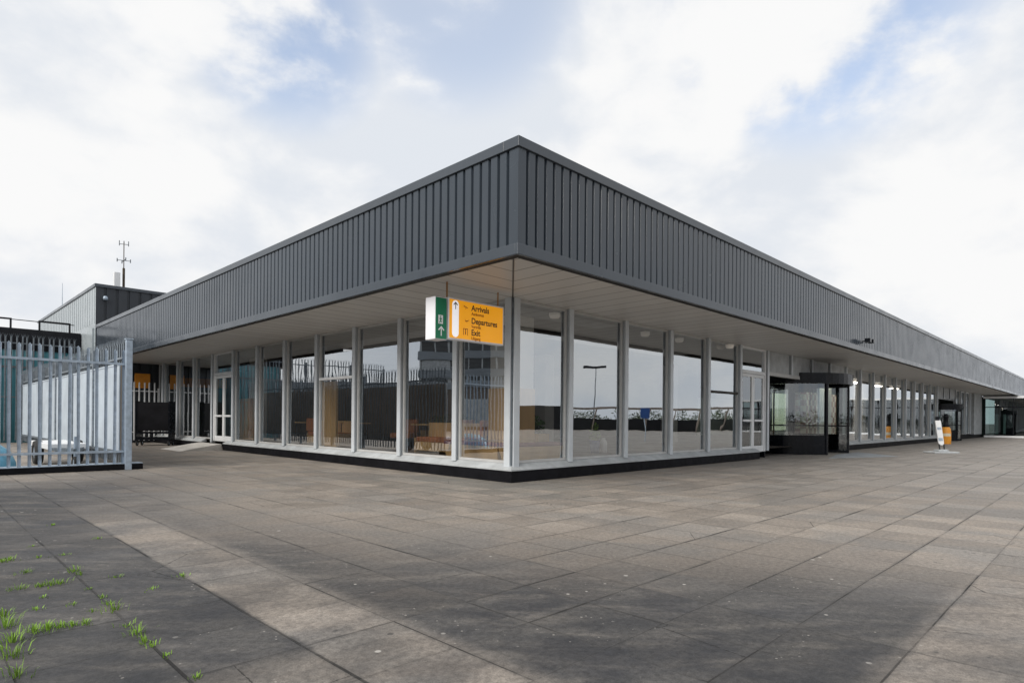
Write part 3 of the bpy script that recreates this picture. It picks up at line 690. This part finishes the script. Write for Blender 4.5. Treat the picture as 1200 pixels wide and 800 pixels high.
# pylon sign and orange bin at the right
PS=thing('pavement_sign','tilted white pavement sign on a grey base plate before the far doors','sign',(21.3,-3.42,0),R(-42))
b=MB(); b.prism([(-.52,-.34,0),(.52,-.34,0),(.52,.34,0),(-.52,.34,0)],(0,0,0.0),(0,0,.07)); b.prism([(-.2,-.16,.07),(.2,-.16,.07),(.2,.16,.07),(-.2,.16,.07)],(0,0,0),(0,0,.08)); b.build('base',M['ledge'],PS,bevel=.02)
for x in (-.06,.14):
    b=MB(); b.tube((x,0,.14),(x-.02,0,.36),.025); b.build('spring',M['rubber'],PS)
b=MB(); b.prism(capsule(-.12,.11,.0,1.06,-.02,8),(0.02,0,0.32),(0.02,.05,0.32)); pn=b.build('panel',M['white'],PS,bevel=.01)
for v in pn.data.vertices: v.co.x-= (v.co.z-.32)*.16
b=MB(); b.box(-.09,.09,-.028,-.022,.5,.62); b.box(-.08,.09,-.028,-.022,.95,1.05); q=b.build('printed_band',M['galv'],PS)
for v in q.data.vertices: v.co.x-= (v.co.z-.32)*.16
b=MB(); b.box(-.12,.02,-.03,.03,1.33,1.48); tp=b.build('clip',M['blackmetal'],PS)
for v in tp.data.vertices: v.co.x-=.12
OB=thing('litter_bin','orange rounded bin with dark opening beside the far revolving door','bin',(34.3,-1.42,0))
b=MB(); b.lathe((0,0,0),[(.24,0),(.26,.05),(.26,.65),(.23,.88),(.17,.98)],20); b.build('body',M['binorange'],OB,smooth=True)
b=MB(); b.lathe((0,0,0),[(.17,.98),(.19,1.05),(.13,1.2),(.12,1.5),(.16,1.55),(.11,1.72),(0,1.76)],16); b.build('hood',M['blackmetal'],OB,smooth=True)
b=MB(); b.arc((0,0),.25,.268,150,250,.45,.62,10); b.build('label_band',M['cream'],OB)

# ------------------------------------------------------------------ interior furniture
def bench(label,L1,L2,loc):
    t=thing('corner_bench',label,'bench',loc)
    def leg(b,x0,x1,y0,y1):
        z0,z1=.0,.34; i=.08
        n=len(b.v); b.v+=[(x0+i,y0+i,z0),(x1-i,y0+i,z0),(x1-i,y1-i,z0),(x0+i,y1-i,z0),(x0,y0,z1),(x1,y0,z1),(x1,y1,z1),(x0,y1,z1)]
        for q in ((0,3,2,1),(4,5,6,7),(0,1,5,4),(1,2,6,5),(2,3,7,6),(3,0,4,7)): b.f.append(tuple(n+k for k in q))
    b=MB(); leg(b,0,L1,0,.42); b.build('base',M['wood'],t,bevel=.006)
    b=MB(); leg(b,0.003,.42,.425,L2); b.build('base',M['wood'],t,bevel=.006)
    b=MB(); b.box(.01,L1-.02,.01,.41,.342,.42); b.box(.011,.41,.412,L2-.02,.342,.419); b.build('cushion',M['maroon'],t,bevel=.02)
    return t
bench('L shaped oak bench with maroon cushion inside the glass corner',1.7,2.3,(.5,.5,.30))
def table(x,y,label):
    t=thing('cafe_table',label,'table',(x,y,.3),0,'tables inside left wing')
    b=MB(); b.box(-.6,.6,-.4,.4,.72,.76); b.build('tabletop',M['wood'],t,bevel=.01)
    for px in (-.5,.5):
        for py in (-.3,.3):
            b=MB(); b.tube((px,py,0),(px,py,.72),.02,n=8); b.build('leg',M['blackmetal'],t)
    return t
t0=table(2.3,12.6,'oak topped table behind left windows, shared row of tables')
for p in ((2.6,10.6),(3.2,6.6),(3.0,4.4)):
    c=copy_tree(t0); c.location=(*p,.3)
def chair(x,y,rz):
    t=thing('lounge_chair','rust upholstered lounge chair behind left windows','chair',(x,y,.3),rz,'chairs inside left wing')
    b=MB(); b.box(-.35,.35,-.35,.35,.28,.45); b.build('seat',M['seat'],t,bevel=.04)
    b=MB(); b.box(-.35,.35,.27,.40,.45,.9); b.build('backrest',M['seat'],t,bevel=.04)
    for px in (-.3,.3):
        for py in (-.3,.3):
            b=MB(); b.tube((px,py,0),(px,py,.28),.02,n=8); b.build('leg',M['blackmetal'],t)
    return t
ch=chair(3.6,5.4,R(90))
for x,y,a in ((4.2,4.2,20),(4.6,6.4,100),(3.2,8.2,-60),(2.2,3.4,190),(2.0,11.6,80)):
    c=copy_tree(ch); c.location=(x,y,.3); c.rotation_euler=(0,0,R(a))
for (x,y0,y1,h,m,lab) in ((.85,8.45,9.3,2.35,'wood','pale oak screen behind the window with white transom'),(1.05,15.0,16.45,1.95,'wood2','dark oak screen standing beside the white door of left wing')):
    t=thing('wood_screen',lab,'screen',(x,y0,.3))
    b=MB(); b.box(0,.08,0,y1-y0,0.04,h-.3); b.build('panel',M[m],t,bevel=.006)
    b=MB(); b.box(-.08,.16,.05,.13,0,.04); b.box(-.08,.16,y1-y0-.13,y1-y0-.05,0,.04); b.build('foot',M['blackmetal'],t)
def counter(y0,y1,x,label):
    t=thing('seating_unit',label,'bench',(x,y0,.3)); L=y1-y0
    b=MB(); b.box(.5,.58,0,L,0,.82); b.box(0,.5,0,.05,0,.40); b.box(0,.5,L-.05,L,0,.40); b.box(.02,.5,.05,L-.05,.06,.30); b.build('body',M['wood'],t,bevel=.006)
    n=max(1,int(L/.8))
    for i in range(n):
        b=MB(); b.box(0,.49,.06+i*(L-.12)/n,.04+(i+1)*(L-.12)/n,.30,.43); b.build('seat',M['seat'],t,bevel=.03)
counter(3.05,5.3,1.5,'oak seating unit with rust seats behind the pane left of the corner bench')
counter(9.6,11.8,1.6,'oak seating unit with rust seats left of the pale oak screen')
def leaves(b,c,sp,n,size,rnd):
    for i in range(n):
        while True:
            p=Vector((rnd.uniform(-1,1),rnd.uniform(-1,1),rnd.uniform(-1,1)))
            if p.length<1: break
        p=Vector((c[0]+p.x*sp[0],c[1]+p.y*sp[1],c[2]+p.z*sp[2]))
        a=Vector((rnd.gauss(0,1),rnd.gauss(0,1),rnd.gauss(0,.6))).normalized(); q=a.orthogonal().normalized(); s=size*rnd.uniform(.6,1.3)
        b.quad(p-a*s-q*s*.1,p-q*s*.45,p+a*s,p+q*s*.45)
def planter(x,y,label,L=2.8):
    t=thing('planter_box',label,'planter',(x,y,.3),0)
    b=MB(); b.box(-.25,.25,-L/2,L/2,0,.5); b.build('trough',M['wood'],t,bevel=.01)
    b=MB(); rn=random.Random(int(x*10+y)); leaves(b,(0,0,.75),(.3,L/2,.36),700,.07,rn); b.build('foliage',M['leaf'],t,recalc=False)
planter(5,8,'long oak planter of green plants seen through left windows'); planter(5.2,4.6,'shorter oak planter of green plants nearer the glass corner',1.6)
PP=thing('potted_plant','small leafy plant in blue pot on floor behind second right window','plant',(5.35,2.0,.3))
b=MB(); b.lathe((0,0,0),[(0,0),(.12,0),(.16,.36),(.13,.36),(.12,.3),(0,.3)],14); b.build('pot',M['blue'],PP,smooth=True)
b=MB(); rn=random.Random(2); leaves(b,(0,0,.55),(.16,.16,.3),110,.07,rn); b.tube((0,0,.3),(0,0,.8),.012,n=6); b.build('foliage',M['grass'],PP,recalc=False)
JG=MB(); JG.lathe((0,0,0),[(0,0),(.1,0),(.1,.3),(.05,.38),(.05,.42),(0,.42)],14); o=JG.build('white_jug',M['white'],None,smooth=True); o.location=(5.7,1.95,.3); tag(o,'white jug on floor beside the blue potted plant','jug')

# ------------------------------------------------------------------ surroundings behind the camera (seen mirrored in the glass)
OT=thing('office_building','grey office block with stacked window bands mirrored in left windows','building',(-58,80.5,0),math.atan2(70.2-80.8,-68.2+57.7))
for k in range(8):
    z=3.3*k
    b=MB(); b.box(0,48,-.4,0,z+1.9,z+3.3); b.build('spandrel',M['officeband'],OT)
    b=MB(); b.box(.2,48,-.55,-.35,z,z+1.9)
    wb=b.build('window_band',M['officeglass'],OT)
    b=MB()
    for q in range(19): b.box(.2+2.5*q,.5+2.5*q,-.345,-.26,z,z+1.9)
    if k in (3,5): b.box(.6,5.2,-.345,-.30,z+.1,z+1.85)
    b.build('mullion',M['ledge'],wb)
b=MB(); b.box(.2,48,-16,-.6,0,26.4); b.build('core',M['officeband'],OT)
HG=thing('brown_hangar','low brown shed with flat roof mirrored in the left windows','building',(-15,53,0),math.atan2(-19,-17.5))
b=MB(); b.box(-10,36,-10,0,0,4.1); b.build('wall',M['hangar'],HG)
b=MB(); b.box(-10.2,36.2,-10.2,.2,4.1,4.75); b.build('roof',M['officeband'],HG)
for i in range(8):
    b=MB(); b.box(-8+5*i,-5.4+5*i,-.01,0.04,.3,3.0); b.build('door',M['officeglass'] if i%2 else M['ledge'],HG)
LP=thing('lamp_post','tall twin headed lamp post mirrored in second right window','lamp post',(56,-40,0))
b=MB(); b.tube((0,0,0),(0,0,8),.11,.06); b.build('pole',M['galv_dark'],LP)
b=MB(); b.box(-1.5,1.5,-.2,.2,8,8.25,fn=lambda x,y,z:(.75*x+.66*y,.66*x-.75*y,z)); b.build('lamp_head',M['blackmetal'],LP)
BS=thing('parking_sign','square blue sign on grey post mirrored in third right window','sign',(21.65,-10.7,0),R(45))
b=MB(); b.tube((0,0,0),(0,0,1.95),.03); b.build('post',M['galv'],BS)
b=MB(); b.box(-.24,.24,.03,.06,1.35,1.95); b.build('panel',M['blue'],BS,bevel=.01)
BR=thing('boundary_screen','long low dark boundary screen with canopy posts mirrored in right windows','fence',(30,-58,0),math.atan2(42,38))
b=MB(); b.box(0,26.5,0,.3,0,2.75); b.build('panel',M['black'],BR)
b=MB(); b.box(26.5,62,0,.2,2.5,2.75); b.build('beam',M['hangar'],BR)
b=MB(); b.box(26.5,62,0,.1,0,1.35); b.build('panel',M['black'],BR)
for i in range(12):
    b=MB(); b.tube((26.8+3*i,.1,0),(27.5+3*i,.1,2.55),.09,n=6); b.build('post',M['hangar'],BR)
# distant trees round the open side
rn=random.Random(11); b=MB()
for i in range(700):
    a=R(rn.uniform(110,345)); d=rn.uniform(170,230); cx,cy=d*math.cos(a),d*math.sin(a); h=rn.uniform(2,5.5)
    leaves(b,(cx,cy,h*.5),(rn.uniform(2,4),rn.uniform(2,4),h*.5),90,.34,rn)
tag(b.build('treeline',M['tree'],None,recalc=False),'distant dark belt of trees beyond the apron','trees',kind='stuff')
# ------------------------------------------------------------------ weeds in the joints
def gpt(px,py):
    d=f*714.53+r*(px-600)+u*(490.24-py); t=-Cc.z/d.z; return Cc+d*t
b=MB(); rn=random.Random(5)
WE=[(15,752,1.3,.10),(6,735,1.2,.13),(14,768,1.3,.1),(20,792,1.0,.09),(4,722,.9,.1),(160,743,1.1,.085),(150,733,.6,.05),(135,714,1.0,.075),(128,708,.6,.05),(60,685,1.2,.06),(72,683,.9,.06),(48,687,.8,.05),(22,690,1.,.06),(30,671,.8,.05),(88,669,1.,.075),(94,673,.6,.05),(40,740,1.3,.07),(55,737,1.2,.08),(70,735,1.1,.06),(85,733,1.0,.055),(100,730,.8,.05),(10,656,1.2,.06),(2,658,1.,.05),(45,653,.6,.035),(62,615,.8,.035),(115,631,.7,.035),(213,675,.8,.045),(135,676,.6,.04),(178,690,.6,.035),(42,714,.6,.04),(85,708,.5,.035),(108,716,.5,.035),(50,700,.5,.03),(195,768,.5,.035),(230,794,.5,.04),(105,690,.4,.03),(120,700,.5,.035),(170,752,.7,.06),(38,640,.5,.03),(75,650,.5,.03),(180,757,.5,.05)]
for px,py,sp,h in WE:
    c=gpt(px,py); h*=.72; n=int(34*sp)
    for i in range(n):
        ang=rn.uniform(0,6.283); rad=abs(rn.gauss(0,.042*sp)); p=Vector((c.x+math.cos(ang)*rad,c.y+math.sin(ang)*rad,0))
        lean=Vector((math.cos(ang),math.sin(ang),0))*rn.uniform(.1,1.0); hh=h*rn.uniform(.4,1.1); w=rn.uniform(.0016,.0034)
        tw=Vector((-math.sin(ang+rn.uniform(-1,1)),math.cos(ang),0)).normalized()*w
        m1=p+lean*hh*.35+Vector((0,0,hh*.6)); tip=p+lean*hh*.95+Vector((0,0,hh*rn.uniform(.7,1.)))
        b.quad(p-tw,p+tw,m1+tw*.8,m1-tw*.8); b.quad(m1-tw*.8,m1+tw*.8,tip)
tag(b.build('grass',M['grass'],None,recalc=False),'bright green weeds sprouting from the slab joints','grass',kind='stuff')

# ------------------------------------------------------------------ sky and sun
w=bpy.data.worlds.new('World'); S.world=w; w.use_nodes=True; t=NT(w.node_tree); t.n.clear()
out=t.node('ShaderNodeOutputWorld')
EL,AZ=R(38),R(184)      # sun direction: towards -X, a little -Y
sd=Vector((math.cos(EL)*math.cos(AZ),math.cos(EL)*math.sin(AZ),math.sin(EL)))
sky=t.node('ShaderNodeTexSky'); sky.sky_type='NISHITA'; sky.sun_disc=False; sky.sun_elevation=EL; sky.sun_rotation=math.atan2(sd.x,sd.y)%(2*math.pi)
bg1=t.node('ShaderNodeBackground'); t.l.new(sky.outputs[0],bg1.inputs[0]); bg1.inputs[1].default_value=.15
tc=t.node('ShaderNodeTexCoord'); D=tc.outputs['Generated']
sx=t.node('ShaderNodeSeparateXYZ'); t.l.new(D,sx.inputs[0])
zz=t.math('ADD',t.math('MAXIMUM',sx.outputs[2],0),.22)
cv=t.node('ShaderNodeCombineXYZ'); t.l.new(t.math('DIVIDE',sx.outputs[0],zz),cv.inputs[0]); t.l.new(t.math('DIVIDE',sx.outputs[1],zz),cv.inputs[1]); cv.inputs[2].default_value=3.1
Dm=t.mapping(D,(1,1,1.7)); n1=t.noise(Dm,2.3,10,.58,.0); n2=t.noise(Dm,4.6,10,.58,.12)
def dirmask(px,py,lo,hi):
    d=(f*714.53+r*(px-600)+u*(490.24-py)).normalized()
    v=t.node('ShaderNodeVectorMath',operation='DOT_PRODUCT'); t.l.new(D,v.inputs[0]); v.inputs[1].default_value=d
    return t.ss(v.outputs['Value'],lo,hi)
mask=t.math('MULTIPLY',dirmask(335,25,.988,.999),1.0)
mask=t.math('MAXIMUM',mask,t.math('MULTIPLY',dirmask(965,-30,.974,.996),1.0))
mask=t.math('MAXIMUM',mask,t.math('MULTIPLY',dirmask(540,-40,.980,.996),.7))
bl=t.math('MULTIPLY',mask,t.ss(t.math('ADD',t.math('MULTIPLY',n1,.7),t.math('MULTIPLY',n2,.7)),.62,.78,1,0.))
white=t.mix(t.ss(t.math('ADD',t.math('MULTIPLY',n2,.6),t.math('MULTIPLY',n1,.4)),.40,.60),(.80,.84,.90,1),(1.0,1.0,1.0,1))
# the cloud deck away from the bright side is greyer
back=t.node('ShaderNodeVectorMath',operation='DOT_PRODUCT'); t.l.new(D,back.inputs[0]); back.inputs[1].default_value=(-.35,-.94,0)
grey=t.mix(t.ss(n1,.35,.65),(.72,.79,.88,1),(1.0,.99,.98,1))
white=t.mix(t.ss(back.outputs['Value'],-.1,.6),white,grey)
bg2=t.node('ShaderNodeBackground'); t.l.new(white,bg2.inputs[0]); bg2.inputs[1].default_value=.605
mx=t.node('ShaderNodeMixShader'); t.l.new(t.math('MULTIPLY',bl,.62),mx.inputs[0]); t.l.new(bg2.outputs[0],mx.inputs[1]); t.l.new(bg1.outputs[0],mx.inputs[2])
t.l.new(mx.outputs[0],out.inputs[0])
sl=bpy.data.lights.new('sun','SUN'); sl.energy=2.1; sl.angle=R(45); sl.color=(1,.95,.88)
so=bpy.data.objects.new('sun',sl); COL.objects.link(so); so.rotation_euler=sd.to_track_quat('Z','Y').to_euler(); so.location=sd*50

S.view_settings.view_transform='Standard'; S.view_settings.look='None'; S.view_settings.exposure=.66; S.view_settings.gamma=1
S.render.engine='CYCLES'
S.cycles.use_denoising=True
S.cycles.max_bounces=10; S.cycles.transparent_max_bounces=16; S.cycles.glossy_bounces=5; S.cycles.diffuse_bounces=4
